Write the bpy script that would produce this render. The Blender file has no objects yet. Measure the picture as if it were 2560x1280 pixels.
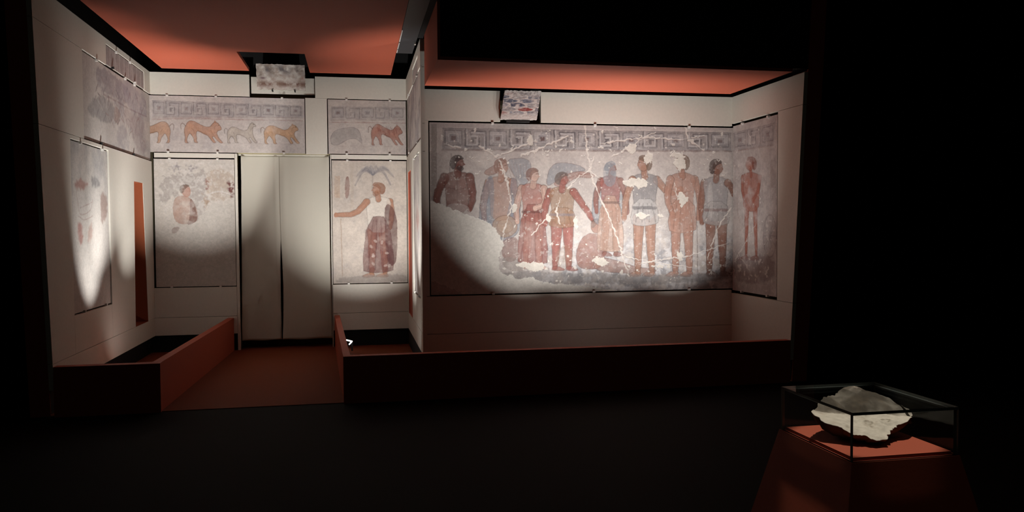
import bpy, math, random
import numpy as np
from mathutils import Matrix, Vector

# ------------------------------------------------------------------ camera
F_PX = 2007.2                      # focal length in pixels of the 2560 px wide frame
CAM = np.array([0.0, 0.0, 1.6])
_y, _p, _r = 0.1940, -0.0356, -0.0065
FW = np.array([math.sin(_y)*math.cos(_p), math.cos(_y)*math.cos(_p), math.sin(_p)])
RT0 = np.array([math.cos(_y), -math.sin(_y), 0.0]); UP0 = np.cross(RT0, FW)
RT = RT0*math.cos(_r) + UP0*math.sin(_r)
UP = -RT0*math.sin(_r) + UP0*math.cos(_r)
scene = bpy.context.scene
col = scene.collection
cd = bpy.data.cameras.new('camera'); cam = bpy.data.objects.new('camera', cd); col.objects.link(cam)
cd.sensor_width = 36.0; cd.lens = F_PX/2560*36.0; cd.clip_end = 100
cam.matrix_world = Matrix(((RT[0], UP[0], -FW[0], CAM[0]), (RT[1], UP[1], -FW[1], CAM[1]), (RT[2], UP[2], -FW[2], CAM[2]), (0, 0, 0, 1)))
scene.camera = cam

def hit(px, py, ax, val):
    """point where the ray through a photo pixel meets the plane <axis> = val"""
    d = FW + RT*(px-1280)/F_PX - UP*(py-640)/F_PX
    return CAM + d*((val-CAM[ax])/d[ax])

# ------------------------------------------------------------------ world, exposure
w = bpy.data.worlds.new('hall_dark'); scene.world = w; w.use_nodes = True
w.node_tree.nodes['Background'].inputs[0].default_value = (0.9, 0.8, 0.7, 1)
w.node_tree.nodes['Background'].inputs[1].default_value = 0.0006
vs = scene.view_settings
vs.view_transform = 'Standard'; vs.look = 'None'; vs.gamma = 1.0; vs.use_curve_mapping = False
vs.exposure = 0.0

# ------------------------------------------------------------------ main planes (metres)
XA, XB, XC, XD = -2.536, 0.716, 0.762, 4.348     # left wall, partition faces, right wall
YL, YR, YF = 11.032, 8.749, 7.44                 # back wall of deep room, of shallow room, barrier front
ZL, ZR, ZP, ZG = 3.618, 3.101, 0.433, 0.229      # wall tops, barrier top, underside of wall boards
def yfront(z): return YF - (z-ZP)*0.084          # the front edges of the side walls lean forward

# ------------------------------------------------------------------ lights (floor spots behind the barriers)
LAMPS = []
def spot(name, loc, target, watts, angle, blend, radius=0.02, color=(1, .97, .945), sx=1.0):
    ld = bpy.data.lights.new(name, 'SPOT'); lo = bpy.data.objects.new(name, ld); col.objects.link(lo)
    ld.energy = watts; ld.spot_size = math.radians(angle); ld.spot_blend = blend; ld.shadow_soft_size = radius; ld.color = color
    lo.location = loc
    d = Vector(target)-Vector(loc); q = d.to_track_quat('-Z', 'Y'); lo.rotation_euler = q.to_euler()
    lo.scale = (sx, 1, 1)
    LAMPS.append((loc, target))
    return lo
spot('floor_spot_left_back', (-1.80, 8.90, 0.16), (-2.02, 10.95, 3.20), 560, 60, 1)
spot('floor_spot_left_wall', (-1.88, 8.40, 0.14), (-2.54, 8.60, 1.90), 215, 48, 1)
spot('floor_spot_left_wall_top', (-1.84, 8.15, 0.16), (-2.56, 9.75, 3.20), 420, 42, 1)
spot('floor_spot_niche_back', (0.28, 8.80, 0.16), (0.10, 11.03, 2.05), 430, 60, 1)
spot('floor_spot_niche_side', (0.02, 8.90, 0.15), (0.72, 9.40, 2.65), 340, 54, 1)
spot('floor_spot_fresco', (1.78, 7.62, 0.16), (1.92, 8.75, 2.50), 200, 71, 1)
spot('floor_spot_fresco', (2.35, 7.62, 0.16), (2.40, 8.75, 2.50), 205, 71, 1)
spot('floor_spot_fresco', (2.95, 7.62, 0.16), (3.00, 8.75, 2.50), 205, 71, 1)
spot('floor_spot_fresco', (3.50, 7.62, 0.16), (3.66, 8.75, 2.50), 215, 71, 1)
spot('case_spot', (2.62, 3.70, 5.0), (2.335, 3.345, 0.62), 640, 9.3, .3, .03, (1, .93, .84))
# weak wide fill spots, added to lift the lower walls with neutral light
spot('fill_light_fresco', (2.65, 7.62, 0.20), (2.65, 8.75, 2.2), 3, 170, 1)
spot('fill_light_left', (-2.05, 9.00, 0.20), (-2.3, 10.9, 2.6), 4, 170, 1)
spot('fill_light_niche', (0.28, 8.80, 0.20), (0.2, 11.0, 2.2), 4, 170, 1)
# faint general light of the dark hall
al = bpy.data.lights.new('hall_light', 'AREA'); ao = bpy.data.objects.new('hall_light', al); col.objects.link(ao)
al.shape = 'RECTANGLE'; al.size = 8; al.size_y = 3; al.energy = 7; al.color = (1, .92, .74); ao.location = (1.0, 1.0, 5.5)

# ------------------------------------------------------------------ materials
def mat(name, rgb, rough=.75, bump=0., scale=60., var=.06, spec=.3, metal=0.):
    m = bpy.data.materials.new(name); m.use_nodes = True
    nt = m.node_tree; b = nt.nodes['Principled BSDF']
    b.inputs['Roughness'].default_value = rough; b.inputs['Specular IOR Level'].default_value = spec; b.inputs['Metallic'].default_value = metal
    tc = nt.nodes.new('ShaderNodeTexCoord'); n = nt.nodes.new('ShaderNodeTexNoise'); n.inputs['Scale'].default_value = scale; n.inputs['Detail'].default_value = 4
    nt.links.new(tc.outputs['Object'], n.inputs['Vector'])
    cr = nt.nodes.new('ShaderNodeMix'); cr.data_type = 'RGBA'
    a = [max(0, c*(1-var)) for c in rgb]; c2 = [min(1, c*(1+var)) for c in rgb]
    cr.inputs[6].default_value = (*a, 1); cr.inputs[7].default_value = (*c2, 1)
    nt.links.new(n.outputs['Fac'], cr.inputs[0]); nt.links.new(cr.outputs[2], b.inputs['Base Color'])
    if bump:
        bp = nt.nodes.new('ShaderNodeBump'); bp.inputs['Strength'].default_value = bump; bp.inputs['Distance'].default_value = .004
        nt.links.new(n.outputs['Fac'], bp.inputs['Height']); nt.links.new(bp.outputs['Normal'], b.inputs['Normal'])
    return m
M = dict(
    cream=mat('cream_board', (.60, .57, .50), .7, .05, 35),
    terra=mat('terracotta_paint', (.37, .075, .036), .66, .06, 50, spec=.3),
    black=mat('black_paint', (.006, .006, .006), .85),
    slot=mat('shaded_terracotta_lining', (.24, .058, .020), .8),  # same terracotta paint, darkened to imitate shade inside the left slot
    carpet=mat('dark_terracotta_floor', (.17, .038, .009), .85, .1, 80),
    reveal=mat('door_reveal', (.30, .26, .15), .8),
    olive=mat('dark_recess', (.050, .042, .022), .9),
    grey=mat('anthracite_metal', (.022, .024, .028), .5),
    hallfloor=mat('black_hall_floor', (.0035, .0038, .0035), .8, .1, 20, spec=.1),
    clip=mat('clip_metal', (.62, .60, .56), .4),
    cloth=mat('canvas_cloth', (.48, .455, .385), .9, .12, 260, .05),
    bodym=mat('lamp_housing', (.02, .02, .02), .5),
)
def attr_mat(name, rough=.9, bump=.15):
    m = bpy.data.materials.new(name); m.use_nodes = True
    nt = m.node_tree; b = nt.nodes['Principled BSDF']; b.inputs['Roughness'].default_value = rough; b.inputs['Specular IOR Level'].default_value = .2
    at = nt.nodes.new('ShaderNodeAttribute'); at.attribute_name = 'pigment'
    tc = nt.nodes.new('ShaderNodeTexCoord'); n = nt.nodes.new('ShaderNodeTexNoise'); n.inputs['Scale'].default_value = 55; n.inputs['Detail'].default_value = 6
    nt.links.new(tc.outputs['Object'], n.inputs['Vector'])
    mx = nt.nodes.new('ShaderNodeMix'); mx.data_type = 'RGBA'; mx.blend_type = 'MULTIPLY'; mx.inputs[0].default_value = .22
    nt.links.new(at.outputs['Color'], mx.inputs[6]); nt.links.new(n.outputs['Fac'], mx.inputs[7]); nt.links.new(mx.outputs[2], b.inputs['Base Color'])
    bp = nt.nodes.new('ShaderNodeBump'); bp.inputs['Strength'].default_value = bump; bp.inputs['Distance'].default_value = .004
    nt.links.new(n.outputs['Fac'], bp.inputs['Height']); nt.links.new(bp.outputs['Normal'], b.inputs['Normal'])
    return m
M['fresco'] = attr_mat('painted_plaster')
M['stone'] = attr_mat('painted_stone', .85, .35)
def emis(name, rgb, s):
    m = bpy.data.materials.new(name); m.use_nodes = True; nt = m.node_tree; nt.nodes.clear()
    e = nt.nodes.new('ShaderNodeEmission'); o = nt.nodes.new('ShaderNodeOutputMaterial')
    e.inputs[0].default_value = (*rgb, 1); e.inputs[1].default_value = s; nt.links.new(e.outputs[0], o.inputs[0]); return m
M['lens'] = emis('lamp_lens', (1, .97, .92), 3.0)
def glass(name, tint, refl):
    m = bpy.data.materials.new(name); m.use_nodes = True; nt = m.node_tree; nt.nodes.clear()
    o = nt.nodes.new('ShaderNodeOutputMaterial'); t = nt.nodes.new('ShaderNodeBsdfTransparent'); g = nt.nodes.new('ShaderNodeBsdfGlossy')
    t.inputs[0].default_value = (*tint, 1); g.inputs['Roughness'].default_value = .02
    lw = nt.nodes.new('ShaderNodeLayerWeight'); lw.inputs[0].default_value = .5
    pw = nt.nodes.new('ShaderNodeMath'); pw.operation = 'POWER'; pw.inputs[1].default_value = 5
    f = nt.nodes.new('ShaderNodeMath'); f.operation = 'MULTIPLY_ADD'; f.inputs[1].default_value = 1-refl; f.inputs[2].default_value = refl
    nt.links.new(lw.outputs['Facing'], pw.inputs[0]); nt.links.new(pw.outputs[0], f.inputs[0]); mx = nt.nodes.new('ShaderNodeMixShader')
    nt.links.new(f.outputs[0], mx.inputs[0]); nt.links.new(t.outputs[0], mx.inputs[1]); nt.links.new(g.outputs[0], mx.inputs[2]); nt.links.new(mx.outputs[0], o.inputs[0]); return m
M['glass'] = glass('clear_glass', (.965, .975, .97), .010)
M['glass_edge'] = mat('glass_cut_edge', (.12, .135, .12), .3, spec=.6)

# ------------------------------------------------------------------ mesh helpers
def obj(name, verts, faces, m, parent=None, smooth=False):
    me = bpy.data.meshes.new(name); me.from_pydata([tuple(map(float, v)) for v in verts], [], faces); me.update()
    if smooth:
        me.polygons.foreach_set('use_smooth', [True]*len(me.polygons))
    o = bpy.data.objects.new(name, me); col.objects.link(o)
    for k in (m if isinstance(m, (list, tuple)) else [m]):
        me.materials.append(M[k])
    if parent: o.parent = parent
    return o
def empty(name, loc=(0, 0, 0)):
    o = bpy.data.objects.new(name, None); col.objects.link(o); o.empty_display_size = .1
    return o
def tag(o, label, cat, group=None):
    o['label'] = label; o['category'] = cat
    if group: o['group'] = group
    return o
def struct(o, label=None):
    o['kind'] = 'structure'
    if label: o['label'] = label
    return o
BOXF = [(0, 3, 2, 1), (4, 5, 6, 7), (0, 1, 5, 4), (1, 2, 6, 5), (2, 3, 7, 6), (3, 0, 4, 7)]
def boxv(x0, x1, y0, y1, z0, z1):
    return [(x0, y0, z0), (x1, y0, z0), (x1, y1, z0), (x0, y1, z0), (x0, y0, z1), (x1, y0, z1), (x1, y1, z1), (x0, y1, z1)]
def box(name, x0, x1, y0, y1, z0, z1, m, parent=None):
    return obj(name, boxv(x0, x1, y0, y1, z0, z1), BOXF, m, parent)
def boxes(name, lst, m, parent=None):
    for b in lst:
        o = box(name, *b, m, parent)
    return o
def plate(name, ax, val, back, pts, m, parent=None):
    """polygon (a, z) in the plane axis = val, extruded to axis = back"""
    def P(a, z, q): return (a, q, z) if ax == 1 else (q, a, z)
    n = len(pts)
    v = [P(a, z, val) for a, z in pts]+[P(a, z, back) for a, z in pts]
    f = [tuple(range(n)), tuple(range(2*n-1, n-1, -1))]+[(i, i+n, (i+1) % n+n, (i+1) % n) for i in range(n)]
    o = obj(name, v, f, m, parent)
    import bmesh
    bm = bmesh.new(); bm.from_mesh(o.data); bmesh.ops.recalc_face_normals(bm, faces=bm.faces); bm.to_mesh(o.data); bm.free()
    return o
def rect(a0, a1, z0, z1): return [(a0, z0), (a1, z0), (a1, z1), (a0, z1)]
J = .0022      # half width of a hairline joint between boards

# ================================================================== THE HALL
struct(box('floor', -8, 10, -3, 14.5, -.1, 0, 'hallfloor'))
struct(box('ceiling', -8, 10, -3, 14.5, 5.6, 5.7, 'black'))
struct(box('wall_back_hall', -8, 10, 14.4, 14.5, 0, 5.6, 'black'))
struct(box('wall_left_hall', -8.1, -8, -3, 14.5, 0, 5.6, 'black'))
struct(box('wall_right_hall', 10, 10.1, -3, 14.5, 0, 5.6, 'black'))
struct(box('wall_front_hall', -8, 10, -3.1, -3, 0, 5.6, 'black'))

# ================================================================== THE BUILT ROOM: floor and skirting
struct(box('floor_display', XA-.12, XD+.12, YF+.03, YL+.5, 0, .006, 'carpet'))
TB = .04        # board thickness
RC = .011       # how far the paintings sit behind the boards
BK = .085       # backing surface behind the boards

# ---- left wall (faces +X)
wl = struct(plate('wall_left', 0, XA-BK, XA-.16, [(yfront(0)+.02, 0.0), (10.05, 0.0), (10.05, 2.20), (10.75, 2.20), (10.75, 0.0), (YL+.2, 0.0), (YL+.2, ZL), (yfront(ZL)+.02, ZL)], 'olive'))
plate('skirting', 0, XA-.06, XA-BK, rect(YF+.1, YL+BK, 0, ZG), 'black', wl)
def lf(z): return (yfront(z), z)
zt0, zt1 = 3.345, 3.548
S0, S1 = 9.19, 10.74            # striped strip
G0 = 8.42                       # frieze start
pl0, pl1, pz0, pz1 = 8.03, 9.174, .826, 2.428
plate('board', 0, XA, XA-TB, [lf(3.338), (S0-.012, 3.338), (S0-.012, zt1+.012), (S1+.012, zt1+.012), (S1+.012, 3.338), (YL, 3.338), (YL, ZL), lf(ZL)], 'cream', wl)
plate('board', 0, XA, XA-TB, [lf(2.478+J), (G0-.012, 2.478+J), (G0-.012, 3.338-2*J), lf(3.338-2*J)], 'cream', wl)
SL = [(10.10, .457), (10.167, 2.174), (10.57, 2.174), (10.70, .457)]
plate('board', 0, XA, XA-TB, [lf(.457+J), (pl0-.014, .457+J), (pl0-.014, pz1+.014), (pl1+.014, pz1+.014), (pl1+.014, pz0-.016), (pl0-.014+.0, pz0-.016)][0:2]+[(pl0-.014, pz1+.014), (pl1+.014, pz1+.014), (pl1+.014, .457+J), SL[0], SL[1], SL[2], SL[3], (YL, .457+J), (YL, 2.478-J), lf(2.478-J)], 'cream', wl)
plate('board', 0, XA, XA-TB, rect(pl0-.014+J, pl1+.014-J, .457+J, pz0-.016), 'cream', wl)
plate('board', 0, XA, XA-TB, [lf(ZG), (YL, ZG), (YL, .457-J), lf(.457-J)], 'cream', wl)
# slot lining (terracotta) behind the tapered opening
def slot_lining(parent, xs, xe, sl):
    g = .002
    q = [(sl[0][0]+g, sl[0][1]), (sl[1][0]+g, sl[1][1]-g), (sl[2][0]-g, sl[2][1]-g), (sl[3][0]-g, sl[3][1])]
    v = [(xs, a, z) for a, z in q]+[(xe, a, z) for a, z in q]
    f = [(0, 1, 5, 4), (1, 2, 6, 5), (2, 3, 7, 6), (3, 0, 4, 7), (4, 5, 6, 7)]
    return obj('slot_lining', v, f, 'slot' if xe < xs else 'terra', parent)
slot_lining(wl, XA-.004, XA-.42, SL)
# front edge strip and painted outside face
def lean_box(name, x0, x1, z0, z1, d, m, parent):
    v = [(x0, yfront(z0), z0), (x1, yfront(z0), z0), (x1, yfront(z0)+d, z0), (x0, yfront(z0)+d, z0), (x0, yfront(z1), z1), (x1, yfront(z1), z1), (x1, yfront(z1)+d, z1), (x0, yfront(z1)+d, z1)]
    return obj(name, v, BOXF, m, parent)
lean_box('front_fascia', XA-.20, XA-.16, 0, ZL+.35, .5, 'terra', wl)
lean_box('front_fascia', XA-.16, XA-TB-.001, 0, ZL+.35, .02, 'terra', wl)

# ---- back wall of the deep room (faces -Y)
wb = struct(box('wall_back', XA-.1, -1.60, YL+BK, YL+.2, 0, ZL, 'olive'))
for n, b in (('backing', (-.24, XC, YL+BK, YL+.2, 0, ZL)), ('backing', (-1.60, -.24, YL+BK, YL+.2, 2.59, ZL))):
    box(n, *b, 'olive', wb)
boxes('skirting', [(XA-.06, -1.52, YL+.06, YL+BK, 0, ZG), (-.295, XB+.02, YL+.06, YL+BK, 0, ZG)], 'black', wb)
D0, D1 = -1.515, -.297        # doorway
N0, N1 = -1.318, -.482        # cut-out around the upper fragment
zf0, zf1 = 2.600, 3.322       # frieze height
q0, q1 = .858, 2.512          # lower panel height
plate('board', 1, YL, YL+TB, rect(XA, N0, 3.335, ZL), 'cream', wb)
plate('board', 1, YL, YL+TB, rect(N1, XB, 3.335, ZL), 'cream', wb)
plate('niche_plate', 1, YL+.045, YL+.08, rect(N0+.018, N1-.002, 3.382, ZL-.02), 'cream', wb)
plate('board', 1, YL, YL+TB, rect(-.612, -.333, 2.592, 3.335-J), 'cream', wb)
plate('board', 1, YL, YL+TB, rect(-2.505, D0, 2.530, 2.588), 'cream', wb)
plate('board', 1, YL, YL+TB, rect(D1+.012, XB, 2.530, 2.588), 'cream', wb)
plate('board', 1, YL, YL+TB, rect(D0-.004, D0+.028, .0, 2.588), 'cream', wb)
plate('board', 1, YL, YL+TB, rect(XA, D0-.004-J, .460+J, q0-.012), 'cream', wb)
plate('board', 1, YL, YL+TB, rect(XA, D0-.004-J, ZG, .460-J), 'cream', wb)
plate('board', 1, YL, YL+TB, rect(D1, XB, .460+J, q0-.012), 'cream', wb)
plate('board', 1, YL, YL+TB, rect(D1, XB, ZG, .460-J), 'cream', wb)
plate('board', 1, YL, YL+.3, rect(D1-.004, D1+.008, 0, 2.588), 'cream', wb)
boxes('door_reveal', [(D0-.004, D0+.012, YL+TB, YL+.3, 0, 2.588), (D0, D1, YL+TB, YL+.3, 2.588, 2.60)], 'reveal', wb)
box('door_dark_back', D0-.05, D1+.05, YL+.3, YL+.32, 0, 2.6, 'olive', wb)

# ---- partition between the two rooms (left face at XB, right face at XC)
wp = struct(box('wall_partition', XB+.018, XC-.004, 8.69, YL+.2, 0, ZL-.004, 'olive'))
PY = 8.666
f0p, f1p = 8.72, 10.99
pb0, pb1 = 8.965, 9.95
SP = [(10.19, .457), (10.262, 2.34), (10.80, 2.34), (10.90, .457)]
plate('board', 0, XB, XB+.016, [(PY, 3.335), (9.02, 3.335), (9.02, 3.52), (9.86, 3.52), (9.86, 3.335), (YL, 3.335), (YL, ZL), (PY, ZL)], 'cream', wp)
plate('board', 0, XB, XB+.016, rect(PY, f0p-.01, 2.56, 3.335-J), 'cream', wp)
plate('board', 0, XB, XB+.016, [(PY, .457+J), (pb0-.012, .457+J), (pb0-.012, 2.445), (pb1+.012, 2.445), (pb1+.012, .457+J), SP[0], SP[1], SP[2], SP[3], (YL, .457+J), (YL, 2.56-J), (PY, 2.56-J)], 'cream', wp)
plate('board', 0, XB, XB+.016, rect(pb0-.012+J, pb1+.012-J, .457+J, .812), 'cream', wp)
plate('board', 0, XB, XB+.016, rect(PY, YL, ZG, .457-J), 'cream', wp)
slot_lining(wp, XB+.002, XB+.0175, SP)
for z0, z1 in ((ZG, 2.42), (2.424, 2.72), (2.724, 3.32), (3.324, ZL)):
    box('end_board', XB+.0165, XC, PY, 8.69, z0, z1, 'cream', wp)
box('skirting', XB+.004, XB+.017, 8.70, YL, 0, ZG, 'black', wp)

# ---- back wall of the shallow room
wr = struct(box('wall_back_right', XC, XD+.1, YR+BK, YR+.2, 0, ZR, 'olive'))
fx0, fx1, fz0, fz1 = .818, XD+.03, .866, 2.745
plate('board', 1, YR, YR+.07, rect(XC+J, 1.596, 2.765, ZR), 'cream', wr)
plate('board', 1, YR, YR+.07, rect(2.057, XD, 2.765, ZR), 'cream', wr)
plate('board', 1, YR, YR+.07, rect(XC+J, fx0-.014, fz0-.012, 2.765-J), 'cream', wr)
plate('board', 1, YR, YR+.07, rect(XC+J, XD, .438+J, fz0-.012-2*J), 'cream', wr)
plate('board', 1, YR, YR+.07, rect(XC+J, XD, ZG, .438-J), 'cream', wr)
box('skirting', XC, XD, YR+.06, YR+.09, 0, ZG, 'black', wr)

# ---- right wall (faces -X)
wq = struct(plate('wall_right', 0, XD+BK, XD+.16, [(yfront(0)+.02, 0.0), (YR+.2, 0.0), (YR+.2, ZR), (yfront(ZR)+.02, ZR)], 'olive'))
rp0, rz0, rz1 = 7.742, .848, 2.762
plate('board', 0, XD, XD+TB, [lf(2.790+J), (YR, 2.790+J), (YR, ZR), lf(ZR)], 'cream', wq)
plate('board', 0, XD, XD+TB, [lf(.815+J), (rp0-.028, .815+J), (rp0-.028, 2.790-J), lf(2.790-J)], 'cream', wq)
plate('board', 0, XD, XD+TB, [lf(ZG), (YR, ZG), (YR, .815-J), lf(.815-J)], 'cream', wq)
plate('skirting', 0, XD+.06, XD+BK, rect(YF+.1, YR+BK, 0, ZG), 'black', wq)
lean_box('front_fascia', XD+.16, XD+.20, 0, ZL+.35, .5, 'terra', wq)
lean_box('front_fascia', XD+TB+.001, XD+.16, 0, ZL+.35, .02, 'terra', wq)

# ---- ceilings
CX0, CX1, CY1 = -2.333, .503, 10.775
n0, n1, ny = -1.285, -.533, 9.637
cpts = [(CX0, yfront(ZL)), (CX1, yfront(ZL)), (CX1, CY1), (n1, CY1), (n1, ny), (n0, ny), (n0, CY1), (CX0, CY1)]
cv = [(a, b, ZL) for a, b in cpts]+[(a, b, ZL+.04) for a, b in cpts]
nn = len(cpts)
struct(obj('ceiling_left', cv, [tuple(range(nn-1, -1, -1)), tuple(range(nn, 2*nn))]+[(i, (i+1) % nn, (i+1) % nn+nn, i+nn) for i in range(nn)], 'terra'))
struct(box('ceiling_shroud', XA-.2, XC, yfront(ZL), YL+.25, 4.35, 4.4, 'black'))  # unseen black shroud, added to block light above the ceiling gaps
boxes('shroud_sides', [(XA-.16, XA-.12, 7.3, YL+.2, ZL+.002, 4.35), (XA-.12, XC, YL+.16, YL+.2, ZL+.002, 4.35)], 'black', bpy.data.objects['ceiling_shroud'])
# raised box above the shallow room: terracotta underside and left side, black front
rc = struct(box('ceiling_right', .752, 4.222, yfront(ZR), 8.545, ZR, ZR+.03, 'terra'))
boxes('side_panel', [(.752, .777, yfront(ZR), 8.545, ZR+.031, 4.6)], 'terra', rc)
boxes('black_front', [(.778, 4.6, yfront(ZR)+.002, yfront(ZR)+.03, ZR+.031, 4.6), (.778, 4.6, 7.3, 9.1, 4.6, 4.62), (4.225, XD+.16, 7.27, 8.9, ZR+.06, ZR+.09), (.778, XD+.2, 8.80, 8.84, ZR+.001, 4.6)], 'black', rc)
# black header over the partition line
hd = tag(box('header_beam', .694, .749, yfront(ZL), 8.66, ZL+.004, 4.3, 'black'), 'black header above the end of the partition wall', 'beam')
bm_ = tag(empty('ceiling_beam'), 'long dark grey beam between the terracotta ceiling and the partition', 'beam')
box('beam_body', CX1+.004, .690, yfront(ZL), 9.44, ZL+.004, ZL+.16, 'grey', bm_)
for a, b in ((9.20, 9.36), (8.86, 9.16), (8.28, 8.80)):
    box('gleam_strip', CX1+.0015, CX1+.010, a, b, ZL-.012, ZL+.004, 'clip', bm_)  # pale strips standing in for gleams of light on the ceiling edge
box('bolt', .672, .690, 8.86, 8.90, ZL-.018, ZL+.004, 'clip', bm_)

# ================================================================== LOW BARRIERS
lb = tag(empty('barrier'), 'low terracotta barrier beside the left wall, its return running to the doorway', 'barrier')
def prism(name, pts, z0, z1, m, parent):
    n = len(pts)
    v = [(a, b, z0) for a, b in pts]+[(a, b, z1) for a, b in pts]
    return obj(name, v, [tuple(range(n-1, -1, -1)), tuple(range(n, 2*n))]+[(i, (i+1) % n, (i+1) % n+n, i+n) for i in range(n)], m, parent)
prism('front_panel', [(XA+.002, YF), (-1.678, YF), (-1.681, YF+.09), (XA+.002, YF+.09)], 0, ZP, 'terra', lb)
prism('return_panel', [(-1.681, YF+.0902), (-1.566, YL-.002), (-1.646, YL-.002), (-1.761, YF+.0902)], 0, ZP, 'terra', lb)
rb = tag(empty('barrier'), 'long low terracotta barrier in front of the large fresco', 'barrier')
prism('front_panel', [(-.112, YF), (XD-.002, YF), (XD-.002, YF+.09), (-.1155, YF+.09)], 0, ZP, 'terra', rb)
prism('return_panel', [(-.1155, YF+.0902), (-.050, YF+.0902), (-.205, YL-.002), (-.272, YL-.002)], 0, ZP, 'terra', rb)

# ================================================================== PAINTED PANELS
def srgb(c): 
    c = np.asarray(c, float)/255.
    return np.where(c <= .04045, c/12.92, ((c+.055)/1.055)**2.4)
def vnoise(A, Z, freq, rng):
    n = 64; g = rng.random((n, n))
    x = A*freq; y = Z*freq; xi = np.floor(x).astype(int); yi = np.floor(y).astype(int)
    fx = x-xi; fy = y-yi; fx = fx*fx*(3-2*fx); fy = fy*fy*(3-2*fy)
    a = g[yi % n, xi % n]; b = g[yi % n, (xi+1) % n]; c = g[(yi+1) % n, xi % n]; d = g[(yi+1) % n, (xi+1) % n]
    return (a*(1-fx)+b*fx)*(1-fy)+(c*(1-fx)+d*fx)*fy
def fbm(A, Z, freq, rng, oct=4):
    s = 0; amp = 1; tot = 0
    for i in range(oct):
        s = s+amp*vnoise(A+i*3.7, Z-i*1.9, freq*2**i, rng); tot += amp; amp *= .55
    return s/tot
def chaikin(p, k=2, closed=True):
    p = np.asarray(p, float)
    for _ in range(k):
        q = np.roll(p, -1, 0) if closed else p[1:]
        b = p if closed else p[:-1]
        r = np.empty((2*len(b), 2)); r[0::2] = b*.75+q*.25; r[1::2] = b*.25+q*.75
        if not closed: r = np.vstack([p[:1], r, p[-1:]])
        p = r
    return p

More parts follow.
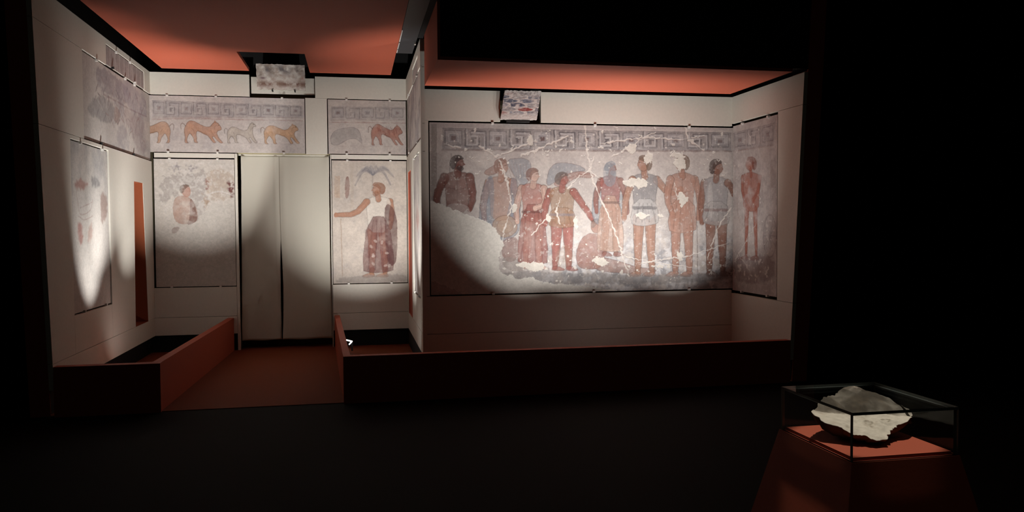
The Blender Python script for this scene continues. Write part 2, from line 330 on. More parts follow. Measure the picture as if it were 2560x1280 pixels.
class Canvas:
    def __init__(s, ax, val, a0, a1, z0, z1, na, nz, base, seed, warp=.006):
        s.ax, s.val, s.b = ax, val, (a0, a1, z0, z1); s.na, s.nz = na, nz
        s.rng = np.random.default_rng(seed)
        s.A, s.Z = np.meshgrid(np.linspace(a0, a1, na), np.linspace(z0, z1, nz))
        s.col = np.empty((nz, na, 3)); s.col[:] = srgb(base); s.depth = np.zeros((nz, na))
        s.AW = s.A+(fbm(s.A, s.Z, 18, s.rng)-.5)*2*warp; s.ZW = s.Z+(fbm(s.A, s.Z, 18, s.rng)-.5)*2*warp
        s.wear = fbm(s.A, s.Z, 14, s.rng, 5)
    def pt(s, p):
        h = hit(p[0], p[1], s.ax, s.val); return (h[0] if s.ax == 1 else h[1], h[2])
    def pts(s, ps): return np.array([s.pt(p) for p in ps])
    def _win(s, lo, hi):
        a0, a1, z0, z1 = s.b
        i0 = max(0, int((lo[0]-a0)/(a1-a0)*(s.na-1))-3); i1 = min(s.na, int((hi[0]-a0)/(a1-a0)*(s.na-1))+5)
        j0 = max(0, int((lo[1]-z0)/(z1-z0)*(s.nz-1))-3); j1 = min(s.nz, int((hi[1]-z0)/(z1-z0)*(s.nz-1))+5)
        return slice(j0, max(j0, j1)), slice(i0, max(i0, i1))
    def _blend(s, w, m, rgb, alpha, tex):
        if m.size == 0: return
        al = m*alpha*np.clip(1-tex*2*s.wear[w], 0, 1) if tex else m*alpha
        s.col[w] = s.col[w]*(1-al[..., None])+srgb(rgb)*al[..., None]
    def polym(s, p):
        w = s._win(p.min(0)-.01, p.max(0)+.01); x = s.AW[w]; y = s.ZW[w]
        m = np.zeros(x.shape, bool)
        for (x0, y0), (x1, y1) in zip(p, np.roll(p, -1, 0)):
            if y0 == y1: continue
            m ^= ((y0 > y) != (y1 > y)) & (x < (x1-x0)*(y-y0)/(y1-y0)+x0)
        return w, m.astype(float)
    def strokem(s, p, wd, wd2=None):
        wd2 = wd if wd2 is None else wd2; mx = max(wd, wd2)
        w = s._win(p.min(0)-mx-.01, p.max(0)+mx+.01); x = s.AW[w]; y = s.ZW[w]; m = np.zeros(x.shape)
        n = max(1, len(p)-1); px = (s.b[1]-s.b[0])/s.na
        for i in range(len(p)-1):
            d = p[i+1]-p[i]; L = d@d+1e-12
            t = np.clip(((x-p[i][0])*d[0]+(y-p[i][1])*d[1])/L, 0, 1)
            ds = np.hypot(x-p[i][0]-t*d[0], y-p[i][1]-t*d[1]); hw = (wd+(wd2-wd)*(i+t)/n)/2
            m = np.maximum(m, np.clip((hw-ds)/px+.5, 0, 1))
        return w, m
    # --- all drawing calls take photo pixels
    def poly(s, ps, rgb, alpha=.9, tex=.2, k=2, line=None, lw=2.2, la=.5):
        p = chaikin(s.pts(ps), k); w, m = s.polym(p); s._blend(w, m, rgb, alpha, tex)
        if line is not None: s.stroke_m(np.vstack([p, p[:1]]), line, lw, lw, la)
    def stroke_m(s, p, rgb, w0, w1, alpha=.8, tex=.3):
        k = .0045; w, m = s.strokem(p, w0*k, w1*k); s._blend(w, m, rgb, alpha, tex)
    def stroke(s, ps, rgb, w0=3, w1=None, alpha=.8, tex=.3, k=2):
        s.stroke_m(chaikin(s.pts(ps), k, False), rgb, w0, w0 if w1 is None else w1, alpha, tex)
    def ell(s, c, rx, ry, rgb, alpha=.9, tex=.2, rot=0, line=None, n=14):
        t = np.linspace(0, 2*math.pi, n, endpoint=False); cr, sr = math.cos(rot), math.sin(rot)
        ps = [(c[0]+rx*math.cos(q)*cr-ry*math.sin(q)*sr, c[1]+rx*math.cos(q)*sr+ry*math.sin(q)*cr) for q in t]
        s.poly(ps, rgb, alpha, tex, 2, line)
    def mottle(s, rgb, freq, lo, hi, alpha, seedoct=4, where=None):
        f = fbm(s.A, s.Z, freq, s.rng, seedoct); m = np.clip((f-lo)/(hi-lo), 0, 1)*alpha
        if where is not None: m = m*where
        s.col = s.col*(1-m[..., None])+srgb(rgb)*m[..., None]
    def mask(s, ps, soft=0, k=2, rough=.0):
        p = chaikin(s.pts(ps), k) if k else s.pts(ps); full = np.zeros((s.nz, s.na))
        a, z = s.AW, s.ZW
        if rough: s.AW = a+(fbm(s.A, s.Z, 30, s.rng)-.5)*rough; s.ZW = z+(fbm(s.A, s.Z, 30, s.rng)-.5)*rough
        w, m = s.polym(p); full[w] = m; s.AW, s.ZW = a, z
        for _ in range(int(soft)):
            full = (full+np.roll(full, 1, 0)+np.roll(full, -1, 0)+np.roll(full, 1, 1)+np.roll(full, -1, 1))/5
        return full
    def lay(s, m, rgb, alpha=1.):
        m = (m*alpha)[..., None]; s.col = s.col*(1-m)+srgb(rgb)*m
    def loss(s, m, rgb, d=.002):
        s.lay(m, rgb); s.depth = np.maximum(s.depth, m*d)
    def crack(s, ps, rgb, w0=5, w1=2, jit=4, seed=0):
        r = random.Random(seed); q = []
        for (x0, y0), (x1, y1) in zip(ps[:-1], ps[1:]):
            n = max(2, int(math.hypot(x1-x0, y1-y0)/5))
            for i in range(n): q.append((x0+(x1-x0)*i/n+r.uniform(-jit, jit), y0+(y1-y0)*i/n+r.uniform(-jit, jit)))
        q.append(ps[-1]); p = s.pts(q)
        for k in range(0, len(p)-1, 2):
            ww = (w0+(w1-w0)*k/len(p))*r.uniform(.35, 1.5)*.0045; w, m = s.strokem(p[k:k+3], ww, ww*r.uniform(.6, 1.4))
            s._blend(w, m, rgb, .9, 0); s.depth[w] = np.maximum(s.depth[w], m*.0015)
    def build(s, parent, out):
        """out: +1/-1 direction along the axis towards the viewer"""
        na, nz = s.na, s.nz; N = na*nz
        lum = s.col @ np.array([.25, .65, .10]); s.col = s.col*.84+lum[..., None]*np.array([1.03, 1., .98])*.16
        gr = 1+.10*(s.rng.random((nz, na))-.5)+.26*(fbm(s.A, s.Z, 42, s.rng, 3)-.5)+.12*(fbm(s.A, s.Z, 11, s.rng, 4)-.5)
        s.col = np.clip(s.col*gr[..., None], 0, 1)
        co = np.empty((N, 3)); q = s.val-out*s.depth.ravel()
        if s.ax == 1: co[:, 0] = s.A.ravel(); co[:, 1] = q
        else: co[:, 1] = s.A.ravel(); co[:, 0] = q
        co[:, 2] = s.Z.ravel()
        j, i = np.meshgrid(np.arange(nz-1), np.arange(na-1), indexing='ij'); b = (j*na+i).ravel()
        quad = np.stack([b, b+1, b+1+na, b+na], 1)
        flip = (s.ax == 1 and out > 0) or (s.ax == 0 and out < 0)
        if flip: quad = quad[:, ::-1]
        me = bpy.data.meshes.new('painted_surface'); nf = len(quad)
        me.vertices.add(N); me.vertices.foreach_set('co', co.ravel())
        me.loops.add(nf*4); me.loops.foreach_set('vertex_index', quad.ravel().astype(np.int32))
        me.polygons.add(nf); me.polygons.foreach_set('loop_start', np.arange(0, nf*4, 4, dtype=np.int32))
        me.polygons.foreach_set('use_smooth', np.ones(nf, bool))
        me.update(calc_edges=True)
        at = me.color_attributes.new('pigment', 'FLOAT_COLOR', 'POINT')
        at.data.foreach_set('color', np.hstack([s.col.reshape(-1, 3), np.ones((N, 1))]).ravel())
        me.materials.append(M['fresco'])
        o = bpy.data.objects.new('painted_surface', me); col.objects.link(o); o.parent = parent
        return o
def clips(parent, ax, val, out, spots, dark=()):
    """little mounting clips (a, z) at the panel edge"""
    for k, (a, z) in enumerate(spots):
        q0, q1 = sorted((val-out*.010, val+out*.022)); h = .014
        b = (a-h, a+h, q0, q1, z-.011, z+.011) if ax == 1 else (q0, q1, a-h, a+h, z-.011, z+.011)
        box('clip', *b, 'bodym' if k in dark else 'clip', parent)
def panel(name, label, ax, val, out, a0, a1, z0, z1, c, spots=(), dark=(), th=.028):
    e = tag(empty(name), label, 'fresco')
    q0, q1 = sorted((val-out*.0045, val-out*th))
    b = (a0, a1, q0, q1, z0, z1) if ax == 1 else (q0, q1, a0, a1, z0, z1)
    box('backing_board', *b, 'cream', e); c.build(e, out); clips(e, ax, val, out, spots, dark)
    return e

PLA = (204, 198, 188)      # bare plaster
BG = (186, 174, 166)       # aged painted ground
GRY, DGR, LGR = (142, 136, 138), (98, 92, 96), (172, 166, 166)
RED, DRED, OCH, TAN, BLU = (140, 76, 64), (104, 58, 52), (176, 130, 92), (184, 146, 118), (132, 140, 152)

def meander(c, tl, tr, br, bl, n, red=True, seed=1, fade=.85):
    """generic key-pattern band, drawn between four photo pixels"""
    tl, tr, br, bl = map(np.array, (tl, tr, br, bl)); r = random.Random(seed)
    def P(t, v):
        t = t/n; return tuple((tl*(1-t)+tr*t)*(1-v)+(bl*(1-t)+br*t)*v)
    H = float(bl[1]-tl[1]); u = H/60
    c.poly([P(0, 0), P(n, 0), P(n, 1), P(0, 1)], (128, 122, 126), .75*fade, .4, 0)
    for i in range(n):
        x = i
        if i % 2 == 0:
            c.poly([P(x+.12, .12), P(x+.88, .12), P(x+.88, .80), P(x+.12, .80)], LGR, .7*fade, .3, 0, (84, 78, 84), 2.6*u, .75)
            c.poly([P(x+.30, .28), P(x+.70, .28), P(x+.70, .64), P(x+.30, .64)], GRY, .7*fade, .3, 0, (205, 198, 192), 1.8*u, .7)
            c.poly([P(x+.40, .38), P(x+.60, .38), P(x+.60, .56), P(x+.40, .56)], DRED if red and r.random() < .7 else DGR, .8*fade, .3, 0)
            c.poly([P(x+.12, .80), P(x+.30, .64), P(x+.70, .64), P(x+.88, .80)], DGR, .35*fade, .3, 0)
        else:
            c.stroke([P(x+.06, .08), P(x+.06, .84), P(x+.62, .84), P(x+.62, .44), P(x+.36, .44), P(x+.36, .62)], (84, 78, 84), 8*u, None, .75*fade, .3, 0)
            c.stroke([P(x+.10, .06), P(x+.10, .78), P(x+.57, .78), P(x+.57, .38), P(x+.34, .38)], (200, 194, 190), 4.5*u, None, .75*fade, .3, 0)
            c.stroke([P(x+.94, .90), P(x+.94, .16), P(x+.30, .16), P(x+.30, .30)], (84, 78, 84), 7*u, None, .7*fade, .3, 0)
            c.stroke([P(x+.90, .88), P(x+.90, .21), P(x+.34, .21)], (196, 190, 188), 4*u, None, .7*fade, .3, 0)
    for k in range(n*2):
        t = r.uniform(0, n); q = r.uniform(.05, .95)
        c.poly([P(min(n, max(0, t+r.uniform(.1, .35)*math.cos(a_))), q+r.uniform(.08, .26)*math.sin(a_)) for a_ in np.linspace(0, 5.6, 8)], (186, 177, 170), .6, .5, 1)
    c.stroke([P(0, .04), P(n, .04)], DGR, 3*u, None, .4*fade, .5, 0)
    c.stroke([P(0, .90), P(n, .90)], LGR, 6*u, None, .6*fade, .5, 0)
    c.stroke([P(0, 1.02), P(n, 1.02)], DRED, 5*u, None, .7*fade, .6, 0)

def person(c, cx, foot, head, f=1, skin=OCH, hair=DGR, top=None, low=None, hem=.40, robe=False, cloak=None, arm=((.16, .62), (.17, .46)), arm2=((-.15, .62), (-.14, .47)), beard=False, belt=None, legs=True, cut=0.0, head_on=True, wid=1.0):
    """a generic standing painted figure: photo pixels, local units of its height"""
    H = foot-head; dk = tuple(int(q*.55) for q in skin)
    def L(x, y): return (cx+f*x*H*wid, foot-y*H)
    def limb(a, b, w0, w1, rgb):
        c.stroke([a, b], dk, (w0+.010)*H*wid, (w1+.010)*H*wid, .65, .2, 0); c.stroke([a, b], rgb, w0*H*wid, w1*H*wid, .95, .15, 0)
    def limb3(a, b, d, w0, w1, rgb):
        c.stroke([a, b, d], dk, (w0+.011)*H*wid, (w1+.009)*H*wid, .75, .15, 1); c.stroke([a, b, d], rgb, w0*H*wid, w1*H*wid, .95, .15, 1)
        c.stroke([a, b, d], tuple(min(255, q+24) for q in rgb), w0*.3*H*wid, w1*.3*H*wid, .3, .2, 1)
    if cloak: c.poly([L(-.13, .84), L(.10, .84), L(.17, .60), L(.16, .34), L(-.02, .28), L(-.19, .36), L(-.18, .62)], cloak, .85, .3, 2, tuple(int(q*.6) for q in cloak))
    limb3(L(-.10, .795), L(*arm2[0]), L(*arm2[1]), .066, .036, skin)
    c.ell(L(*arm2[1]), .022*H, .028*H, skin, .9, .2)
    if legs:
        for sx, kx in ((-.045, -.05), (.05, .055)):
            limb3(L(sx, .48), L(kx, .26), L(kx*1.1-.004, .03), .104, .040, skin)
            c.poly([L(kx*1.1-.03, .035), L(kx*1.1+.02, .045), L(kx*1.1+.085, .008), L(kx*1.1+.06, -.006), L(kx*1.1-.03, -.004)], skin, .9, .2, 1, dk, 1.6)
            c.stroke([L(sx+.012, .44), L(kx+.012, .28), L(kx*1.1+.006, .10)], tuple(min(255, q+22) for q in skin), .02*H, .012*H, .35)
    c.poly([L(-.115, .815), L(-.04, .85), L(.04, .85), L(.115, .815), L(.095, .66), L(.085, .47), L(-.085, .47), L(-.09, .66)], top or skin, .92, .2, 1, tuple(int(q*.6) for q in (top or skin)))
    if not top: 
        c.stroke([L(0, .80), L(.0, .52)], dk, .012*H, None, .3); c.stroke([L(-.07, .70), L(0, .68), L(.07, .70)], dk, .010*H, None, .3); c.ell(L(.045, .74), .03*H, .045*H, tuple(min(255, q+24) for q in skin), .35)
    if low:
        he = .05 if robe else hem; wd_ = .15 if robe else .125
        c.poly([L(-.09, .64), L(.09, .64), L(wd_, he+.02), L(wd_*.4, he-.01), L(-wd_*.5, he), L(-wd_, he+.03)], low, .92, .2, 1, tuple(int(q*.6) for q in low))
        for q in (-.6, -.25, .15, .5): c.stroke([L(q*.09, .60), L(q*wd_*1.2, he+.03)], tuple(int(v*.72) for v in low), .009*H, .014*H, .5)
        c.stroke([L(-.02, .58), L(-.02-.02, he+.05)], tuple(min(255, v+24) for v in low), .02*H, .03*H, .3)
    if belt: c.stroke([L(-.09, .565), L(.09, .565)], belt, .026*H, None, .8, .3, 0)
    limb3(L(.10, .795), L(*arm[0]), L(*arm[1]), .066, .036, skin)
    c.ell(L(*arm[1]), .022*H, .028*H, skin, .9, .2)
    if head_on:
        limb(L(0, .82), L(.008, .89), .055, .05, skin)
        c.ell(L(.014, .925), .044*H, .058*H, skin, .95, .15, 0, dk)
        c.poly([L(.05, .935), L(.066, .915), L(.05, .905)], skin, .95, .1, 1)
        c.poly([L(.060, .965), L(.03, 1.005), L(-.03, 1.0), L(-.062, .96), L(-.062, .90), L(-.035, .865), L(-.012, .885), L(-.008, .93), L(.02, .955)], hair, .95, .15, 2)
        c.stroke([L(.03, .94), L(.046, .942)], DRED, .008*H, None, .8)
        if beard: c.poly([L(.05, .902), L(.0, .91), L(-.01, .875), L(.03, .845), L(.055, .87)], hair, .9, .2, 2)

FEL = [(.06, .70), (.10, .82), (.18, .90), (.30, .87), (.42, .76), (.56, .69), (.68, .72), (.74, .86), (.80, .96), (.87, .96), (.93, .88), (.98, .77), (.955, .69), (.90, .66), (.86, .60), (.86, .50), (.91, .32), (.98, .13), (1.02, .04), (.96, .01), (.92, .06), (.84, .24), (.78, .36), (.74, .30), (.80, .12), (.84, .04), (.78, .01), (.75, .05), (.68, .24), (.62, .36), (.52, .40), (.42, .47), (.35, .48), (.32, .36), (.35, .22), (.34, .08), (.39, .02), (.31, .01), (.28, .06), (.27, .20), (.20, .36), (.16, .40), (.12, .30), (.09, .18), (.10, .06), (.14, .01), (.05, .01), (.04, .10), (.05, .22), (.03, .36), (.02, .50), (.03, .62)]
HND = FEL[:6]+[(.68, .74), (.74, .90), (.79, 1.08), (.84, 1.16), (.90, 1.10), (.98, 1.00), (.965, .94), (.89, .96), (.86, .82)]+FEL[15:]
def quadruped(c, x0, x1, top, foot, rgb, f=1, head=True, crouch=0., hind=False):
    """a generic four-legged animal facing +f, one painted silhouette with outline and light modelling"""
    W = x1-x0; H = foot-top; dk = tuple(int(q*.58) for q in rgb); hi = tuple(min(255, q+24) for q in rgb); lo = tuple(int(q*.8) for q in rgb)
    def L(x, y): return ((x0+x*W) if f > 0 else (x1-x*W), foot-H*(y-crouch*max(0, x-.45)*min(1, max(0, y)*2)))
    sil = [L(*p) for p in (HND if hind else FEL)]
    c.poly(sil, rgb, .93, .15, 1, dk, 2.0, .75)
    c.poly([L(.08, .62), L(.16, .82), L(.28, .78), L(.24, .52), L(.12, .44)], hi, .4, .3); c.poly([L(.62, .62), L(.74, .68), L(.82, .56), L(.74, .42), L(.64, .46)], hi, .35, .3)
    c.poly([L(.36, .52), L(.52, .46), L(.64, .42), L(.60, .37), L(.46, .42), L(.36, .46)], lo, .6, .3)
    for k in range(5): c.stroke([L(.40+k*.045, .70-.012*k), L(.385+k*.045, .54-.016*k)], dk, 1.3, 1, .3)
    for p in ([(.22, .60), (.28, .46), (.27, .34)], [(.70, .60), (.76, .46), (.80, .40)], [(.86, .86), (.80, .78), (.79, .66)]): c.stroke([L(*q) for q in p], dk, 1.6, 1, .5)
    c.stroke([L(.05, .70), L(-.02, .82), L(-.07, .74), L(-.06, .54)], dk, 3.0, 1.8, .8)
    if not hind: c.poly([L(.79, .94), L(.80, 1.04), L(.85, .96)], rgb, .9, .1, 1, dk, 1.4)
    e = (.90, 1.06) if hind else (.905, .87)
    c.ell(L(*e), 1.7, 1.7, dk, .8)

# ---------------------------------------------------- large fresco of the shallow room
def paint_large():
    yv = YR+RC
    c = Canvas(1, yv, fx0, fx1, fz0, fz1, 840, 452, BG, 11)
    c.mottle((170, 158, 152), 5, .35, .75, .6); c.mottle((202, 190, 178), 9, .5, .8, .55)
    low = np.clip((1.75-c.Z)/.5, 0, 1)*np.clip((c.A-1.75)/.4, 0, 1)
    c.mottle((146, 146, 152), 12, .40, .66, .8, 4, low); c.mottle((206, 202, 202), 18, .48, .66, .75, 4, low)
    meander(c, (1106, 319), (1828, 331), (1828, 377), (1106, 374), 13, True, 3, 1.12)
    c.poly([(1078, 310), (1092, 310), (1092, 500), (1078, 500)], (120, 106, 94), .55, .3, 0)
    c.lay(c.mask([(1078, 306), (1830, 318), (1830, 326), (1078, 318)], 3, 0), (166, 156, 152), .6)
    # drapery swags in slate and terracotta above the middle of the row
    for k, (p, rgb, a) in enumerate([
        ([(1205, 432), (1232, 414), (1262, 408), (1252, 428), (1225, 440)], (170, 112, 90), .7),
        ([(1262, 400), (1300, 394), (1330, 402), (1326, 452), (1300, 470), (1284, 436)], BLU, .75),
        ([(1364, 470), (1372, 418), (1400, 404), (1448, 412), (1470, 428), (1430, 430), (1392, 452)], BLU, .75),
        ([(1380, 462), (1404, 436), (1450, 426), (1494, 438), (1480, 446), (1440, 442), (1404, 470)], (166, 104, 84), .75)]):
        c.poly(p, rgb, a, .3, 2, DRED, 1.6, .5)
    for k in range(7):
        c.stroke([(1386+k*10, 460-k*4), (1420+k*11, 428+k*1.2)], (150, 88, 72), 2.2, 1.4, .55)
        c.stroke([(1268+k*8, 410), (1280+k*6, 452-k*2)], (150, 110, 98), 1.8, 1.2, .45)
    person(c, 1143, 660, 388, 1, (132, 70, 56), (74, 62, 62), None, None, legs=False, beard=True, arm=((.13, .62), (.10, .50)), arm2=((-.17, .62), (-.15, .48)), wid=1.15)
    c.stroke([(1128, 384), (1124, 430)], DGR, 2.4, None, .6)
    c.poly([(1112, 512), (1150, 506), (1176, 520), (1172, 548), (1130, 536)], (176, 158, 150), .7)
    person(c, 1252, 690, 396, 1, (182, 126, 100), (150, 100, 80), (186, 140, 116), None, cloak=(128, 138, 152), legs=False, arm=((.15, .64), (.12, .50)))
    c.poly([(1218, 440), (1236, 440), (1234, 560), (1206, 600), (1200, 500)], (128, 138, 152), .75, .3); c.poly([(1276, 440), (1296, 452), (1304, 520), (1290, 580), (1262, 560), (1276, 500)], (130, 138, 152), .75, .3)
    c.ell((1262, 566), 32, 28, (178, 140, 108), .85, .2, 0, DRED); c.ell((1262, 566), 20, 17, (186, 152, 122), .6, .2, 0, (150, 104, 84))
    c.poly([(1256, 596), (1296, 590), (1300, 640), (1276, 660), (1252, 640)], (142, 84, 72), .8, .35); c.poly([(1250, 640), (1300, 646), (1320, 680), (1262, 676)], (142, 128, 118), .7, .4)
    person(c, 1332, 672, 420, 1, (196, 152, 132), (140, 96, 82), (176, 104, 88), (156, 82, 70), robe=True, belt=DRED, arm=((.12, .64), (.02, .60)), wid=1.1)
    person(c, 1405, 676, 430, 1, (166, 88, 74), (110, 92, 84), (160, 118, 80), (158, 116, 84), hem=.44, arm=((.18, .66), (.26, .52)), belt=(130, 120, 130), wid=1.2)
    c.poly([(1382, 640), (1420, 600), (1440, 660), (1400, 672)], (150, 116, 86), .5, .4)
    # a seated figure
    c.poly([(1450, 600), (1468, 584), (1496, 584), (1510, 606), (1512, 650), (1500, 672), (1448, 674), (1438, 640)], (164, 100, 80), .9, .2, 2, DRED)
    c.poly([(1490, 640), (1540, 650), (1590, 668), (1640, 672), (1640, 682), (1560, 684), (1480, 676)], (168, 116, 96), .85, .3, 2, DRED)
    c.ell((1490, 566), 13, 17, (172, 112, 88), .95, .1, 0, DRED); c.poly([(1476, 566), (1478, 550), (1494, 544), (1504, 556), (1494, 558), (1482, 572)], (112, 84, 72), .9)
    person(c, 1526, 640, 404, 1, (152, 92, 78), (130, 138, 148), (164, 86, 74), (186, 146, 122), robe=True, cloak=(136, 146, 156), beard=True, belt=(110, 84, 78), wid=1.05)
    c.poly([(1506, 420), (1522, 408), (1540, 418), (1540, 458), (1524, 470), (1508, 456)], (136, 142, 150), .8, .3)
    person(c, 1612, 690, 388, -1, (174, 120, 92), (124, 94, 72), (138, 134, 136), (176, 170, 166), hem=.42, belt=DGR, arm=((.16, .64), (.17, .48)), arm2=((-.20, .68), (-.30, .72)))
    person(c, 1706, 690, 386, -1, (180, 122, 96), (118, 88, 66), None, (182, 128, 104), hem=.36, arm=((.13, .64), (.08, .50)), arm2=((-.15, .64), (-.13, .48)))
    c.stroke([(1742, 540), (1744, 680)], (110, 86, 80), 2.2, None, .7)
    person(c, 1790, 690, 398, 1, (150, 94, 70), (86, 66, 60), (158, 152, 152), (164, 156, 152), hem=.44, belt=(126, 74, 68), arm=((.13, .76), (.15, .70)), arm2=((-.13, .62), (-.12, .46)))
    c.poly([(1766, 500), (1776, 440), (1784, 500), (1780, 560)], (184, 174, 166), .5)
    c.lay(c.mask([(1240, 676), (1500, 684), (1700, 688), (1830, 678), (1830, 700), (1600, 712), (1300, 706)], 6, 1, .05), (128, 122, 120), .55)
    # general fading: pigments lose strength and go greyish
    lum = c.col @ np.array([.3, .6, .1]); c.col = c.col*.80+lum[..., None]*.20; c.col *= np.where(lum < .36, .90, 1.0)[..., None]
    c.mottle(BG, 7, .5, .9, .28, 5); c.mottle((200, 190, 182), 40, .70, .8, .35, 2)
    # losses and cracks filled with bare plaster
    lac = c.mask([(1060, 495), (1090, 508), (1112, 515), (1160, 534), (1204, 548), (1232, 562), (1250, 590), (1262, 612), (1248, 640), (1246, 676), (1262, 690), (1280, 686), (1300, 700), (1325, 690), (1350, 704), (1400, 712), (1480, 716), (1560, 728), (1700, 760), (1060, 760)], 0, 1, .05)
    c.loss(lac, PLA)
    r = random.Random(5)
    f = fbm(c.A, c.Z, 22, c.rng, 4); band = np.exp(-((c.Z-2.46)/.16)**2)*.09+np.exp(-((c.Z-1.12)/.14)**2)*.10
    c.loss(np.clip((f+band-.79)/.012, 0, 1), (206, 198, 188), .0015)
    for x, y, rx, ry in ((1590, 455, 34, 16), (1700, 412, 16, 22), (1706, 500, 15, 26), (1700, 640, 10, 15), (1620, 395, 14, 20), (1500, 655, 26, 12), (1340, 668, 34, 12), (1325, 352, 12, 14), (1580, 372, 20, 12), (1694, 388, 22, 8), (1440, 560, 8, 22), (1372, 548, 8, 16), (1285, 520, 7, 18), (1650, 540, 9, 7), (1312, 662, 22, 10), (1604, 540, 20, 10)):
        q = [(x+rx*r.uniform(.45, 1.15)*math.cos(t), y+ry*r.uniform(.45, 1.15)*math.sin(t)) for t in np.linspace(0, 6.28, 11)[:-1]]
        c.loss(c.mask(q, 0, 1, .05), (206, 198, 186), .0015)
    CK = (208, 198, 188)
    for k, (ps, a, b) in enumerate([
        ([(1462, 312), (1466, 370), (1482, 452), (1502, 500), (1530, 560), (1550, 618), (1572, 690)], 5, 3), ([(1250, 400), (1270, 460), (1278, 520), (1262, 570), (1254, 610)], 4, 3),
        ([(1302, 390), (1350, 372), (1392, 352), (1420, 340)], 5, 3), ([(1200, 366), (1240, 392), (1290, 372), (1340, 350)], 4, 3), ([(1330, 590), (1352, 560), (1370, 542)], 3, 2),
        ([(1420, 470), (1450, 440), (1474, 428), (1484, 392)], 4, 3), ([(1474, 428), (1500, 446)], 3, 2), ([(1556, 640), (1600, 650), (1660, 660), (1730, 668)], 3, 2),
        ([(1600, 660), (1660, 648), (1720, 640), (1780, 622), (1828, 606)], 3, 2), ([(1828, 520), (1800, 560), (1780, 610), (1770, 650)], 4, 2), ([(1500, 360), (1560, 350), (1620, 344), (1700, 350), (1760, 340)], 4, 2),
        ([(1712, 318), (1722, 350), (1760, 376)], 5, 3), ([(1690, 470), (1694, 500)], 4, 3), ([(1640, 330), (1600, 350), (1560, 376), (1530, 392)], 4, 3), ([(1400, 500), (1390, 530), (1400, 560)], 4, 3), ([(1150, 372), (1110, 360)], 3, 2)]):
        c.crack(ps, CK, a*.85, b*.8, 2.0, k)
    X = [1300, 1487, 1722]; e = []
    for x, yt in ((1231, 312), (1487, 315), (1722, 318)): e.append((hit(x, yt, 1, yv)[0], fz1))
    for x in (1233, 1484, 1722): e.append((hit(x, 724, 1, yv)[0], fz0))
    panel('wall_painting', 'large fresco panel with a row of standing figures under a grey key-pattern band', 1, yv, -1, fx0, fx1, fz0, fz1, c, e)
paint_large()

# ---------------------------------------------------- fresco on the right wall
def paint_right():
    xv = XD+RC; a0, a1 = rp0, YR-.004
    c = Canvas(0, xv, a0, a1, rz0, rz1, 150, 420, (184, 174, 168), 23)
    c.mottle((166, 158, 156), 5, .4, .75, .6); c.mottle((204, 196, 190), 12, .5, .75, .5)
    meander(c, (1833, 332), (1936, 306), (1936, 362), (1833, 377), 3, True, 7)
    c.poly([(1926, 400), (1940, 398), (1940, 470), (1926, 470)], (150, 134, 122), .5, .4, 0)
    person(c, 1878, 650, 392, -1, (164, 98, 80), (126, 72, 58), None, None, arm=((.10, .64), (.04, .52)), arm2=((-.08, .66), (-.02, .58)), wid=.86)
    c.stroke([(1845, 450), (1842, 520), (1850, 560)], (150, 128, 120), 2.4, None, .6)
    for k in range(12):
        t = k*math.pi/6; c.stroke([(1925, 590), (1925+16*math.cos(t), 590+52*math.sin(t))], (132, 124, 126), 3, 2, .6)
    c.stroke([(1925+16*math.cos(t), 590+54*math.sin(t)) for t in np.linspace(0, 6.28, 24)], (128, 118, 120), 4, None, .65)
    c.lay(c.mask([(1834, 650), (1860, 640), (1936, 640), (1936, 700), (1880, 712), (1834, 700)], 5, 1, .06), (140, 122, 120), .6)
    c.mottle((200, 192, 188), 9, .48, .8, .6, 5)
    f = fbm(c.A, c.Z, 20, c.rng, 4); c.loss(np.clip((f+np.exp(-((c.Z-1.15)/.15)**2)*.1-.76)/.012, 0, 1), (210, 202, 194), .0015)
    for k, ps in enumerate(([(1834, 660), (1860, 610), (1890, 560)], [(1850, 640), (1880, 690)], [(1870, 330), (1880, 370)])): c.crack(ps, (208, 200, 192), 3, 2, 3, 40+k)
    panel('wall_painting', 'fresco panel on the right wall with one reddish figure beside a wheel', 0, xv, -1, a0, a1, rz0, rz1, c, [(7.92, rz1), (8.5, rz1), (7.92, rz0), (8.5, rz0)])
paint_right()

